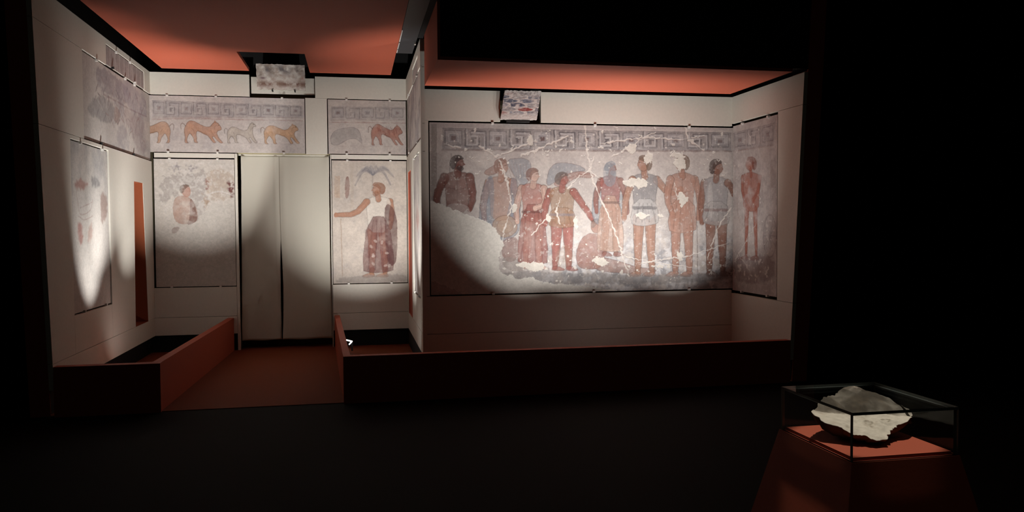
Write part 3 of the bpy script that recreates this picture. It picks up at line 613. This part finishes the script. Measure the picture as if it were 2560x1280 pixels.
# ---------------------------------------------------- friezes of the deep room
def paint_frieze_left():
    yv = YL+RC; a0, a1 = XA-.03, -.624
    c = Canvas(1, yv, a0, a1, zf0, zf1, 440, 170, (188, 178, 172), 31)
    c.mottle((206, 198, 190), 7, .4, .75, .6); c.mottle((166, 160, 162), 9, .55, .85, .5)
    meander(c, (380, 250), (756, 264), (756, 294), (380, 292), 11, True, 12, .8)
    c.stroke([(380, 298), (470, 296), (600, 299), (755, 302)], (140, 84, 74), 4, None, .7, .6)
    quadruped(c, 332, 428, 297, 358, (184, 138, 104), -1)
    quadruped(c, 458, 556, 295, 358, (182, 130, 98), 1, True, .35)
    quadruped(c, 566, 642, 312, 358, (178, 166, 152), 1, True, .1, True)
    quadruped(c, 658, 748, 308, 360, (190, 144, 98), 1, True, .12)
    c.stroke([(440, 358), (520, 357), (640, 359), (750, 361)], (150, 140, 136), 2.5, None, .5, .6)
    c.mottle((200, 190, 184), 10, .55, .9, .4, 5)
    e = [(hit(x, 243, 1, yv)[0], zf1) for x in (418, 540, 705)]+[(hit(x, 380, 1, yv)[0], zf0) for x in (421, 544, 710)]
    panel('wall_painting', 'long frieze panel of walking animals above the curtained doorway', 1, yv, -1, a0, a1, zf0, zf1, c, e)
    a0, a1 = -.320, XB-.004
    c = Canvas(1, yv, a0, a1, zf0, zf1, 250, 170, (186, 174, 166), 37)
    c.mottle((204, 194, 184), 7, .4, .75, .5); c.mottle((166, 158, 158), 9, .55, .85, .5)
    meander(c, (826, 266), (1012, 268), (1012, 300), (826, 300), 5, True, 14, .65)
    c.stroke([(824, 306), (900, 306), (1014, 308)], (146, 92, 82), 4, None, .7, .6)
    c.poly([(826, 340), (840, 324), (866, 320), (884, 318), (900, 326), (906, 362), (898, 352), (884, 344), (862, 352), (846, 364), (828, 362)], (152, 146, 142), .85, .3, 2, DGR)
    quadruped(c, 926, 1008, 304, 364, (166, 104, 84), 1, True, .4)
    for k in range(14): c.stroke([(944+k*3.6, 318+(k % 3)*3), (946+k*3.6, 328+(k % 3)*4)], (134, 74, 66), 2.6, None, .6)
    c.stroke([(830, 366), (900, 365), (1012, 367)], (150, 138, 130), 2.5, None, .5, .6)
    c.mottle((196, 186, 178), 10, .55, .9, .4, 5)
    e = [(hit(x, 250, 1, yv)[0], zf1) for x in (866, 974)]+[(hit(x, 384, 1, yv)[0], zf0) for x in (867, 974)]
    panel('wall_painting', 'short frieze panel with a grey and a spotted reddish animal above the robed figure', 1, yv, -1, a0, a1, zf0, zf1, c, e)
paint_frieze_left()

# ---------------------------------------------------- tall panels either side of the doorway
def paint_tall():
    yv = YL+RC; a0, a1 = XA+.022, -1.527
    c = Canvas(1, yv, a0, a1, q0, q1, 210, 340, (196, 188, 178), 43)
    c.mottle((182, 174, 166), 6, .4, .8, .5)
    for ps, rgb, al in (([(424, 416), (436, 410), (452, 413), (454, 424), (432, 425)], GRY, .7), ([(464, 415), (478, 412), (492, 416), (484, 424), (466, 424)], GRY, .7),
                        ([(402, 450), (430, 434), (470, 436), (504, 428), (512, 422), (518, 440), (516, 520), (500, 548), (480, 548), (470, 470), (440, 480), (400, 520)], (160, 152, 146), .6),
                        ([(518, 430), (540, 420), (570, 426), (584, 444), (584, 500), (560, 502), (530, 506), (520, 480)], (178, 160, 142), .6), ([(506, 488), (522, 486), (524, 520), (512, 540)], (160, 132, 104), .6),
                        ([(571, 452), (583, 452), (583, 500), (576, 498)], (112, 66, 62), .85), ([(517, 448), (524, 448), (524, 476), (516, 478)], (146, 100, 88), .7)):
        c.lay(c.mask(ps, 2, 1, .16), rgb, min(1, al+.1))
    c.mottle((206, 200, 194), 26, .55, .7, .5, 3, np.clip((c.Z-1.75)/.1, 0, 1))
    c.poly([(432, 500), (448, 488), (476, 492), (492, 520), (496, 552), (470, 562), (434, 556)], (168, 126, 106), .85, .3, 2, (128, 92, 80), 1.8, .3)
    c.poly([(474, 496), (484, 500), (496, 548), (482, 560), (466, 564), (476, 540)], (104, 66, 58), .85, .3)
    c.poly([(428, 570), (450, 566), (446, 580), (430, 586)], (116, 76, 66), .7, .4)
    c.ell((466, 478), 11, 15, (178, 128, 108), .9, .2); c.poly([(448, 478), (450, 464), (466, 460), (476, 465), (464, 470), (456, 486)], (104, 84, 74), .85)
    for k in range(10): c.stroke([(520+k*6, 486-8*math.sin(k/3)), (526+k*6, 488-8*math.sin((k+1)/3))], (206, 202, 198), 4, None, .7)
    lac = c.mask([(380, 590), (420, 590), (450, 584), (474, 566), (500, 552), (522, 512), (560, 502), (600, 498), (600, 730), (380, 730)], 3, 1, .04)
    c.lay(lac, (194, 187, 177))
    c.mottle((200, 194, 186), 16, .5, .75, .4)
    e = [(hit(x, 397, 1, yv)[0], q1) for x in (424, 544)]+[(hit(x, 718, 1, yv)[0], q0) for x in (430, 552)]
    panel('wall_painting', 'tall fresco panel left of the curtain, mostly bare plaster with a half-length figure', 1, yv, -1, a0, a1, q0, q1, c, e)
    a0, a1 = -.281, XB-.006
    c = Canvas(1, yv, a0, a1, q0, q1, 210, 340, (190, 178, 166), 47)
    c.mottle((204, 192, 178), 5, .4, .75, .6); c.mottle((172, 164, 158), 10, .5, .8, .5)
    c.poly([(836, 440), (850, 440), (850, 494), (836, 494)], (184, 150, 118), .7, .4, 0); c.poly([(876, 408), (884, 408), (884, 535), (876, 535)], (180, 164, 146), .6, .4, 0)
    c.poly([(863, 444), (872, 438), (875, 470), (870, 498), (862, 494)], (126, 74, 66), .85, .3)
    # generic tree behind the figure
    c.stroke([(931, 480), (932, 420)], (150, 140, 132), 5, 3, .7)
    for dx, dy in ((-44, 24), (-40, 0), (-26, -12), (44, 22), (52, 2), (40, -14), (12, -18), (-8, -20)):
        c.stroke([(932, 434), (932+dx*.55, 418+dy*.2), (932+dx, 440+dy)], (124, 122, 128), 11, 4, .7, .3)
        c.stroke([(932, 432), (932+dx*.55, 414+dy*.2), (932+dx, 436+dy)], (178, 170, 166), 4, 2, .6, .3)
    person(c, 946, 692, 456, -1, (176, 124, 96), (146, 98, 72), (208, 200, 188), (112, 68, 66), robe=True, beard=True, arm=((.20, .66), (.37, .655)), arm2=((-.12, .64), (-.10, .52)), wid=1.22)
    c.poly([(962, 506), (984, 518), (994, 556), (992, 664), (968, 664), (962, 580)], (92, 54, 54), .9, .2, 2, DRED)
    c.stroke([(852, 548), (856, 690)], (160, 136, 116), 3.5, 3, .75, .3)
    for k in range(9): c.ell((936+random.Random(k).uniform(-16, 40), 626+random.Random(k+50).uniform(-26, 40)), 5, 3.5, (190, 172, 162), .6, .2, k)
    c.lay(c.mask([(840, 698), (900, 688), (1000, 684), (1018, 692), (1018, 706), (840, 708)], 5, 1, .04), (146, 138, 132), .6)
    c.mottle((198, 188, 176), 9, .55, .9, .3, 5)
    e = [(hit(x, 401, 1, yv)[0], q1) for x in (868, 976)]+[(hit(x, 710, 1, yv)[0], q0) for x in (872, 979)]
    panel('wall_painting', 'tall fresco panel with a robed figure holding a staff under a tree', 1, yv, -1, a0, a1, q0, q1, c, e)
paint_tall()

# ---------------------------------------------------- left wall paintings
def smudges(c, items):
    for ps, rgb, al in items: c.lay(c.mask(ps, 4, 2, .09), rgb, al)
def paint_left_wall():
    xv = XA-RC
    a0, a1, z0, z1 = G0+.004, YL-.006, 2.490, 3.322
    c = Canvas(0, xv, a0, a1, z0, z1, 320, 180, (200, 194, 186), 53)
    right = np.clip((c.A-9.0)/.6, 0, 1)
    c.mottle((164, 158, 160), 5, .35, .7, .75, 4, right)
    smudges(c, [([(240, 165), (262, 172), (300, 200), (330, 232), (320, 262), (280, 240), (250, 226), (240, 200)], (150, 142, 146), .7), ([(222, 262), (240, 240), (268, 246), (290, 270), (280, 312), (250, 300), (216, 282)], (154, 150, 148), .75),
                ([(300, 190), (350, 230), (368, 262), (366, 300), (330, 280), (310, 250)], (170, 164, 170), .6), ([(284, 262), (300, 270), (300, 312), (288, 310)], (150, 120, 108), .6), ([(310, 260), (336, 290), (350, 340), (330, 330), (310, 300)], (176, 160, 156), .6),
                ([(330, 280), (362, 296), (368, 390), (340, 372), (326, 330)], (166, 152, 150), .6), ([(296, 310), (318, 320), (316, 352), (290, 350)], (168, 160, 160), .6)])
    c.stroke([(258, 236), (290, 252), (318, 270), (366, 292)], (134, 104, 104), 5, 4, .65)
    for k in range(90):
        r = random.Random(k); x = r.uniform(235, 366); y = 150+(x-235)*.7+r.uniform(10, 120)
        c.stroke([(x, y), (x+r.uniform(-8, 8), y+r.uniform(6, 22))], r.choice([(118, 110, 114), (140, 130, 130), (150, 118, 110), (208, 202, 196)]), 5, 2.5, .6)
    c.mottle((202, 196, 190), 10, .5, .85, .55, 5)
    panel('wall_painting', 'long faded grey frieze panel high on the left wall', 0, xv, 1, a0, a1, z0, z1, c, [(8.86, z1), (9.9, z1), (10.3, z1), (8.95, z0), (10.2, z0)], (3, 4))
    # striped strip
    a0, a1, z0, z1 = S0, S1, zt0+.004, zt1
    c = Canvas(0, xv+.006, a0, a1, z0, z1, 220, 40, (170, 160, 156), 59)
    for k in range(26):
        a = a0+(k+.5)*(a1-a0)/26; p = np.array([(a, z0), (a+.006, z1)]); c.stroke_m(p, [(112, 98, 96), (140, 116, 110), (196, 188, 182)][k % 3], 5, 4, .7)
    c.mottle((190, 182, 176), 12, .5, .8, .5)
    panel('wall_painting', 'narrow strip of vertical brown stripes at the top of the left wall', 0, xv+.006, 1, a0, a1, z0, z1, c, [(9.55, z1), (10.1, z1), (9.4, z0), (10.3, z0)], (2,))
    # tall panel
    a0, a1, z0, z1 = pl0, pl1, pz0, pz1
    c = Canvas(0, xv, a0, a1, z0, z1, 130, 240, (198, 192, 184), 61)
    up = np.clip((c.Z-1.75)/.4, 0, 1); c.mottle((158, 158, 158), 5, .35, .75, .7, 4, up)
    smudges(c, [([(184, 450), (220, 452), (222, 470), (190, 474)], (168, 112, 98), .7), ([(226, 440), (248, 446), (250, 474), (230, 466)], (120, 120, 120), .7), ([(252, 480), (268, 484), (268, 540), (254, 566), (250, 520)], (142, 112, 100), .7),
                ([(192, 552), (206, 556), (208, 608), (196, 610)], (170, 112, 102), .75), ([(222, 560), (232, 556), (230, 606), (218, 604)], (176, 140, 126), .6)])
    for ps in ([(190, 470), (196, 520), (200, 540), (226, 530), (232, 500)], [(200, 520), (230, 506)], [(196, 540), (210, 552), (232, 540)]): c.stroke(ps, (150, 108, 98), 2.6, 2, .65)
    c.mottle((202, 198, 192), 9, .5, .85, .5, 5)
    panel('wall_painting', 'tall faded fresco panel on the left wall with traces of a reddish figure', 0, xv, 1, a0, a1, z0, z1, c, [(8.30, z1), (8.98, z1), (8.30, z0), (8.98, z0)])
paint_left_wall()

# ---------------------------------------------------- partition paintings (seen at a grazing angle)
def paint_partition():
    for (a0, a1, z0, z1, lab, seed, k) in ((f0p, f1p, 2.575, 3.325, 'frieze panel with grey smudges high on the partition wall', 71, 0), (pb0, pb1, .824, 2.432, 'tall fresco panel with pinkish traces on the partition wall', 73, 1), (9.03, 9.85, 3.345, 3.51, 'narrow striped strip at the top of the partition wall', 79, 2)):
        c = Canvas(0, XB+.010, a0, a1, z0, z1, 90, 120, (196, 188, 180), seed)
        c.mottle((158, 150, 152), 4, .42, .7, .7)
        if k == 1: c.mottle((172, 118, 104), 3, .5, .7, .7, 3, np.exp(-((c.Z-1.5)/.35)**2))
        if k == 0: c.mottle((130, 122, 124), 6, .5, .75, .6)
        e = tag(empty('wall_painting'), lab, 'fresco')
        box('backing_board', XB+.012, XB+.0175, a0, a1, z0, z1, 'cream', e); c.build(e, -1)
        if k != 2: clips(e, 0, XB+.010, -1, [(a0+.2*(a1-a0), z0), (a0+.8*(a1-a0), z0), (a0+.2*(a1-a0), z1), (a0+.8*(a1-a0), z1)])
paint_partition()

# ================================================================== FRAGMENTS ON THE UPPER WALLS
def fragment(name, label, x0, x1, z0, z1, y0, y1, seed, painter, rough=.006, skew=0.):
    """a slab fragment leaning forward at the top (y1 is the top's y); painted front, broken edges"""
    rng = np.random.default_rng(seed); nu, nv = 150, 120
    u, v = np.meshgrid(np.linspace(0, 1, nu), np.linspace(0, 1, nv))
    e = fbm(u*3, v*3, 6, rng, 4)-.5
    X = x0+(x1-x0)*u+skew*(v-.5)+rough*2*e*(np.exp(-u*12)+np.exp(-(1-u)*12)); Z = z0+(z1-z0)*v+rough*3*e*(np.exp(-v*10)+np.exp(-(1-v)*10)); Y = y0+(y1-y0)*v-.004*e
    C = painter(u, v, rng)
    P = np.stack([X, Y, Z], -1).reshape(-1, 3); B = P+np.array([0, .05, 0])
    ring = [j for j in range(nu)]+[j*nu+nu-1 for j in range(1, nv)]+[(nv-1)*nu+j for j in range(nu-2, -1, -1)]+[j*nu for j in range(nv-2, 0, -1)]
    fr = [(j*nu+i, j*nu+i+1, (j+1)*nu+i+1, (j+1)*nu+i) for j in range(nv-1) for i in range(nu-1)]
    N = len(P); side = []; n = len(ring)
    verts = list(P)+[B[k] for k in ring]
    for k in range(n): side.append((ring[k], N+k, N+(k+1) % n, ring[(k+1) % n]))
    ob = obj(name, verts, fr+side+[tuple(N+k for k in range(n-1, -1, -1))], 'fresco', None, False)
    at = ob.data.color_attributes.new('pigment', 'FLOAT_COLOR', 'POINT')
    cc = np.ones((len(verts), 4)); cc[:N, :3] = C.reshape(-1, 3); cc[N:, :3] = srgb((150, 140, 128))
    at.data.foreach_set('color', cc.ravel())
    e_ = tag(empty(name), label, 'fragment'); ob.name = 'slab'; e_.name = name; ob.parent = e_
    return e_
def mix(C, m, rgb): return C*(1-m[..., None])+srgb(rgb)*m[..., None]
def smear(u, v, rng):
    C = np.empty(u.shape+(3,)); C[:] = srgb((196, 188, 180)); n = lambda f: fbm(u*2, v*1.2, f, rng, 5)
    C = mix(C, np.clip(n(4)*3-.7, 0, 1)*np.exp(-((v-.80)/.24)**2), (96, 90, 90))
    C = mix(C, np.clip(n(5)*2.6-.9, 0, 1)*np.exp(-((v-.60)/.12)**2)*.9, (116, 92, 82))
    C = mix(C, np.clip(n(4)*3.4-.8, 0, 1)*np.exp(-((v-.22)/.15)**2), (112, 84, 74))
    C = mix(C, np.clip(n(6)*3-1.3, 0, 1)*.6, (132, 112, 98)); C = mix(C, np.clip(n(3)*3-1.2, 0, 1)*.5*np.exp(-((v-.6)/.3)**2), (110, 96, 86))
    C = mix(C, np.exp(-(((u-.13)/.06)**2+((v-.44)/.05)**2)), (104, 84, 86)); C = mix(C, np.exp(-(((u-.95)/.03)**2+((v-.46)/.06)**2))*.6, (150, 100, 92))
    return C
def scales(u, v, rng):
    C = np.empty(u.shape+(3,)); C[:] = srgb((200, 192, 186)); rows = 7
    w = (fbm(u*2, v*2, 5, rng)-.5)*.10; uu = u+w; vv = v+w*.5
    r = np.floor(vv*rows); t = uu*2.2+(r % 2)*.5; ci = np.floor(t); lx = t-ci; ly = vv*rows-r
    # overlapping tongues: flat at the left, round at the right, with a pale rim
    d = np.hypot(np.clip(lx-.40, 0, None)/.56, (ly-.5)/.56); inside = np.clip((.86-d)/.10, 0, 1)
    pal = np.array([srgb(q) for q in ((88, 92, 106), (112, 116, 128), (140, 74, 70), (96, 100, 112), (150, 146, 146))]); k = ((ci*3+r*2+(ci*r*r) % 4) % 5).astype(int)
    fade = np.clip(fbm(u*2, v*2, 5, rng)*2.4-.35, 0, 1)*np.clip((v-.10)*5, 0, 1)*np.clip((.96-v)*5, .1, 1)
    m = (inside*fade)[..., None]; C = C*(1-m)+pal[k]*m
    C = mix(C, np.clip(fbm(u*2, v*2, 9, rng)*2-.8, 0, 1)*np.exp(-((v-.95)/.14)**2), (96, 88, 88))
    return C
fr1 = fragment('painted_fragment', 'leaning fragment with grey and brown smears set in the ceiling cut-out', -1.215, -.605, 3.425, 3.735, YL-.060, YL-.15, 81, smear)
boxes('bracket', [(-1.03, -1.015, YL-.08, YL-.001, 3.400, 3.419), (-.745, -.73, YL-.08, YL-.001, 3.400, 3.419)], 'bodym', fr1)
boxes('rear_support', [(-1.15, -.67, YL-.011, YL-.001, 3.44, 3.60)], 'bodym', fr1)
fr2 = fragment('painted_fragment', 'leaning fragment with red and grey scale pattern above the large fresco', 1.612, 2.018, 2.785, 3.095, YR-.060, YR-.090, 83, scales, .004, .045)
boxes('bracket', [(1.66, 1.92, YR-.050, YR-.002, 2.758, 2.782), (1.68, 1.94, YR-.009, YR-.002, 2.80, 3.05)], 'bodym', fr2)

# ================================================================== CURTAIN
def curtain():
    e = tag(empty('curtain'), 'plain cream canvas curtain hanging in the doorway, slit down the middle', 'curtain')
    zt, zb = 2.572, .118; yc = YL+.075
    xl = lambda z: -1.447-.032*(1-(z-zb)/(zt-zb)); xr = lambda z: -.318+.012*(1-(z-zb)/(zt-zb))
    def gap(z):
        t = (1.45-z)/(1.45-zb)
        return -.0006 if t <= 0 else .034*math.sin(min(1, t)*math.pi*.92)**.8
    for s in (0, 1):
        nu, nv = 40, 90; v = []; f = []
        for j in range(nv):
            z = zb+(zt-zb)*j/(nv-1)
            xm = -.962+.008*math.sin(z*2.2)
            a, b = (xl(z), xm-gap(z)*.5) if s == 0 else (xm+gap(z)*.5, xr(z))
            for i in range(nu):
                u = i/(nu-1); x = a+(b-a)*u
                t = (z-zb)/(zt-zb)
                near = (u if s == 0 else 1-u)      # 1 at the slit
                free = 1-near**4
                y = yc+.010*math.sin(u*5.5+s*2+t*1.3)*(1-.5*t)*free+.018*near**6*(1-t)**1.5*(1 if s == 0 else -1)*min(1, max(0, (.56-t)*5))
                y -= .016*math.exp(-(((1-near)-.09)/.06)**2)*t*(.7 if s else 1)
                y -= .030*math.exp(-((1-t)/.10)**2)*math.exp(-(near/.10)**2)
                dz = -.018*math.sin(math.pi*u)*t**30*0+(.004*math.sin(u*9+s) if j == 0 else 0)
                v.append((x, y, z+dz))
        for j in range(nv-1):
            for i in range(nu-1): f.append((j*nu+i, j*nu+i+1, (j+1)*nu+i+1, (j+1)*nu+i))
        o = obj('curtain_leaf', v, f, 'cloth', e, True)
        so = o.modifiers.new('thickness', 'SOLIDIFY'); so.thickness = .004
    box('curtain_rail', D0+.02, D1-.012, yc-.010, yc+.012, zt-.004, zt+.014, 'cream', e)
curtain()

# ================================================================== FLOOR SPOTLIGHTS
def floor_spot(loc, target, label, bezel='bodym'):
    e = tag(empty('floor_spotlight'), label, 'spotlight', 'floor spotlights behind the barriers')
    loc = Vector(loc); d = (Vector(target)-loc).normalized(); q = d.to_track_quat('Z', 'Y').to_matrix()
    c0 = loc-d*.012
    def ring(r, off, n=20): return [tuple(c0+q @ Vector((r*math.cos(2*math.pi*i/n), r*math.sin(2*math.pi*i/n), off))) for i in range(n)]
    n = 20; v = ring(.030, -.085)+ring(.036, -.07)+ring(.036, -.004); f = [tuple(range(n-1, -1, -1))]
    for k in range(2): f += [(k*n+i, k*n+(i+1) % n, (k+1)*n+(i+1) % n, (k+1)*n+i) for i in range(n)]
    obj('housing', v, f, 'bodym', e, False)
    obj('lens', ring(.031, -.006), [tuple(range(n))], 'lens', e)
    v = ring(.036, -.004)+ring(.036, .004)+ring(.031, .004)+ring(.031, -.006); f = []
    for k in range(3): f += [(k*n+i, k*n+(i+1) % n, (k+1)*n+(i+1) % n, (k+1)*n+i) for i in range(n)]
    obj('bezel', v, f, bezel, e)
    b = c0-d*.04
    boxes('yoke', [(b.x-.042, b.x-.037, b.y-.01, b.y+.01, .014, b.z), (b.x+.037, b.x+.042, b.y-.01, b.y+.01, .014, b.z)], 'bodym', e)
    box('base_plate', b.x-.055, b.x+.055, b.y-.05, b.y+.05, .006, .014, 'bodym', e)
labs = ['small black floor spotlight below the bare-plaster panel', 'small black floor spotlight close to the left wall', 'small black floor spotlight aimed at the left wall frieze', 'small black floor spotlight aimed at the robed figure panel', 'small floor spotlight beside the barrier return under the robed figure'] + ['small black floor spotlight behind the long barrier at the foot of the large fresco']*4
for (loc, tg), lb_ in zip(LAMPS[:9], labs): floor_spot(loc, tg, lb_)
# white light fitting over the barrier return; glowing bars imitate its lit edges
wbk = tag(empty('work_light'), 'bright white angled light fitting behind the barrier return', 'light')
p0 = hit(866, 850, 2, .13); p1 = hit(880, 853.5, 2, .13); p2 = hit(873, 861, 2, .10)
def bar(name, a, b, wd, m, parent):
    a = Vector(a); b = Vector(b); d = (b-a).normalized(); s_ = d.cross(Vector((0, 0, 1))).normalized()*wd; t_ = Vector((0, 0, wd))
    v = [a-s_-t_, a+s_-t_, a+s_+t_, a-s_+t_, b-s_-t_, b+s_-t_, b+s_+t_, b-s_+t_]
    return obj(name, v, BOXF, m, parent)
bar('glow_edge', p0, p1, .007, 'lens', wbk); bar('glow_edge', p1, p2, .006, 'lens', wbk)
box('stand', p1[0]-.012, p1[0]+.012, p1[1]-.006, p1[1]+.012, .006, .128, 'bodym', wbk)

# ================================================================== DISPLAY CASE
case = tag(empty('display_plinth'), 'tapered terracotta plinth under the glass cover', 'plinth')
cover = tag(empty('glass_cover'), 'clear glass box cover over the stone fragment', 'glass cover')
x0, x1, y0, y1, zd, fl = 2.070, 2.600, 3.050, 3.645, .585, .13
obj('plinth', [(x0-fl, y0-fl, 0), (x1+fl, y0-fl, 0), (x1+fl, y1+fl, 0), (x0-fl, y1+fl, 0), (x0, y0, zd), (x1, y0, zd), (x1, y1, zd), (x0, y1, zd)], BOXF, 'terra', case)
box('deck', x0+.024, x1-.024, y0+.024, y1-.024, zd, .600, 'terra', case)
gt = .013
def pane(x0_, x1_, y0_, y1_, z0_, z1_, thin):
    o = obj('glass_pane', boxv(x0_, x1_, y0_, y1_, z0_, z1_), BOXF, ['glass', 'glass_edge'], cover)
    for p in o.data.polygons:
        p.material_index = 0 if abs(p.normal[thin]) > .9 else 1
    return o
gz = .800; e0 = .006
pane(x0+e0, x1-e0, y0+e0, y0+e0+gt, zd, gz-gt, 1); pane(x0+e0, x1-e0, y1-e0-gt, y1-e0, zd, gz-gt, 1)
pane(x0+e0, x0+e0+gt, y0+e0+gt, y1-e0-gt, zd, gz-gt, 0); pane(x1-e0-gt, x1-e0, y0+e0+gt, y1-e0-gt, zd, gz-gt, 0)
pane(x0+e0, x1-e0, y0+e0, y1-e0, gz-gt+.0002, gz, 2)

def stone():
    rng = np.random.default_rng(91); nt, nr = 150, 46
    cx, cy = 2.345, 3.365
    t = np.linspace(0, 2*math.pi, nt, endpoint=False)
    # broken outline in plan: right tip, back apex, left tip, front point
    key = [(0, .262), (.35, .262), (.7, .235), (1.0, .22), (1.30, .235), (1.6, .20), (2.1, .185), (2.6, .205), (3.0, .25), (3.3, .225), (3.6, .195), (4.05, .175), (4.4, .185), (4.7, .165), (5.15, .128), (5.6, .138), (6.0, .20)]
    ka = np.array([k[0] for k in key]+[2*math.pi]); kr = np.array([k[1] for k in key]+[key[0][1]])
    R = np.interp(t, ka, kr)*(1+.22*(fbm(np.cos(t)*1.5+2, np.sin(t)*1.5+2, 5, rng, 5)-.5))
    P = []; C = []
    def topz(x, y):
        z = .695+.33*(y-cy)+.05*np.exp(-np.sqrt(((x-2.42)/.07)**2+((y-3.53)/.08)**2))+.03*np.abs(x-2.35)-.016*np.exp(-((y-3.42+.2*(x-2.35))/.025)**2)
        z = z+.030*(fbm(x*1., y*1., 16, rng0, 6)-.5)
        for ex in (2.335, 2.425):        # two carved ovals and a ridge
            d = np.hypot((x-ex)/.026, (y-3.315)/.018); z = z+.003*np.exp(-((d-1)/.30)**2)-.003*np.exp(-(d/.5)**2)+.003*np.exp(-(d/.25)**2)
        z = z+.010*np.exp(-((x-2.38)/.012)**2)*np.exp(-((y-3.285)/.035)**2)
        return z
    rng0 = np.random.default_rng(5); g = rng0.random((64, 64))
    class Fix:                      # repeatable noise for topz
        def random(self, s): return g
    rng0 = Fix()
    for k in range(nr):             # top surface rings, centre to rim
        s = (k+.02)/(nr-1.); s = min(1, s)
        x = cx+R*s*np.cos(t); y = cy+R*s*np.sin(t); z = topz(x, y)
        P.append(np.stack([x, y, z], 1))
    rim = P[-1]
    for s, dz in ((1.0, .02), (.94, .30), (.82, .55), (.66, .80), (.50, .93), (.40, 1.0), (.02, 1.0)):
        x = cx+(rim[:, 0]-cx)*s; y = cy+.01+(rim[:, 1]-cy-.01)*s; z = rim[:, 2]*(1-dz)+.6005*dz
        if 0.02 < dz < .98:
            nz_ = fbm(x*1., y*1., 30, rng, 4)-.5; x = x+nz_*.03; z = z+nz_*.02
        P.append(np.stack([x, y, np.maximum(z, .6005)], 1))
    n = len(P); V_ = np.concatenate(P); f = []
    for k in range(n-1):
        for i in range(nt): f.append((k*nt+i, k*nt+(i+1) % nt, (k+1)*nt+(i+1) % nt, (k+1)*nt+i))
    f.append(tuple(range(nt-1, -1, -1))); f.append(tuple((n-1)*nt+i for i in range(nt)))
    f = [tuple(reversed(q)) for q in f]
    o = obj('stone_fragment', V_, f, 'stone', None, True)
    import bmesh
    bm = bmesh.new(); bm.from_mesh(o.data); bmesh.ops.recalc_face_normals(bm, faces=bm.faces); bm.to_mesh(o.data); bm.free()
    at = o.data.color_attributes.new('pigment', 'FLOAT_COLOR', 'POINT'); cc = np.ones((len(V_), 4)); u = V_[:, 0]; vv = V_[:, 1]
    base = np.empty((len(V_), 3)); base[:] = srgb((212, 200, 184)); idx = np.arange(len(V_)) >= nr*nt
    m = np.clip((vv-3.37+.15*(u-2.35))/.05, 0, 1)*.92*np.clip(fbm(u, vv, 12, rng, 4)*2.4-.2, .35, 1); base = base*(1-m[:, None])+srgb((98, 88, 76))*m[:, None]
    m = np.clip(fbm(u, vv, 28, rng, 4)*3-1.7, 0, 1)*.6; base = base*(1-m[:, None])+srgb((150, 132, 112))*m[:, None]
    for ex in (2.335, 2.425):
        d = np.hypot((u-ex)/.024, (vv-3.318)/.014); m = np.exp(-((d-.85)/.22)**2)*.75*np.clip(fbm(u, vv, 60, rng, 3)*3-.8, 0, 1); base = base*(1-m[:, None])+srgb((96, 84, 60))*m[:, None]
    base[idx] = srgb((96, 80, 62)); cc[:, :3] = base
    at.data.foreach_set('color', cc.ravel())
    tag(o, 'pale broken stone fragment under the glass cover', 'stone')
stone()
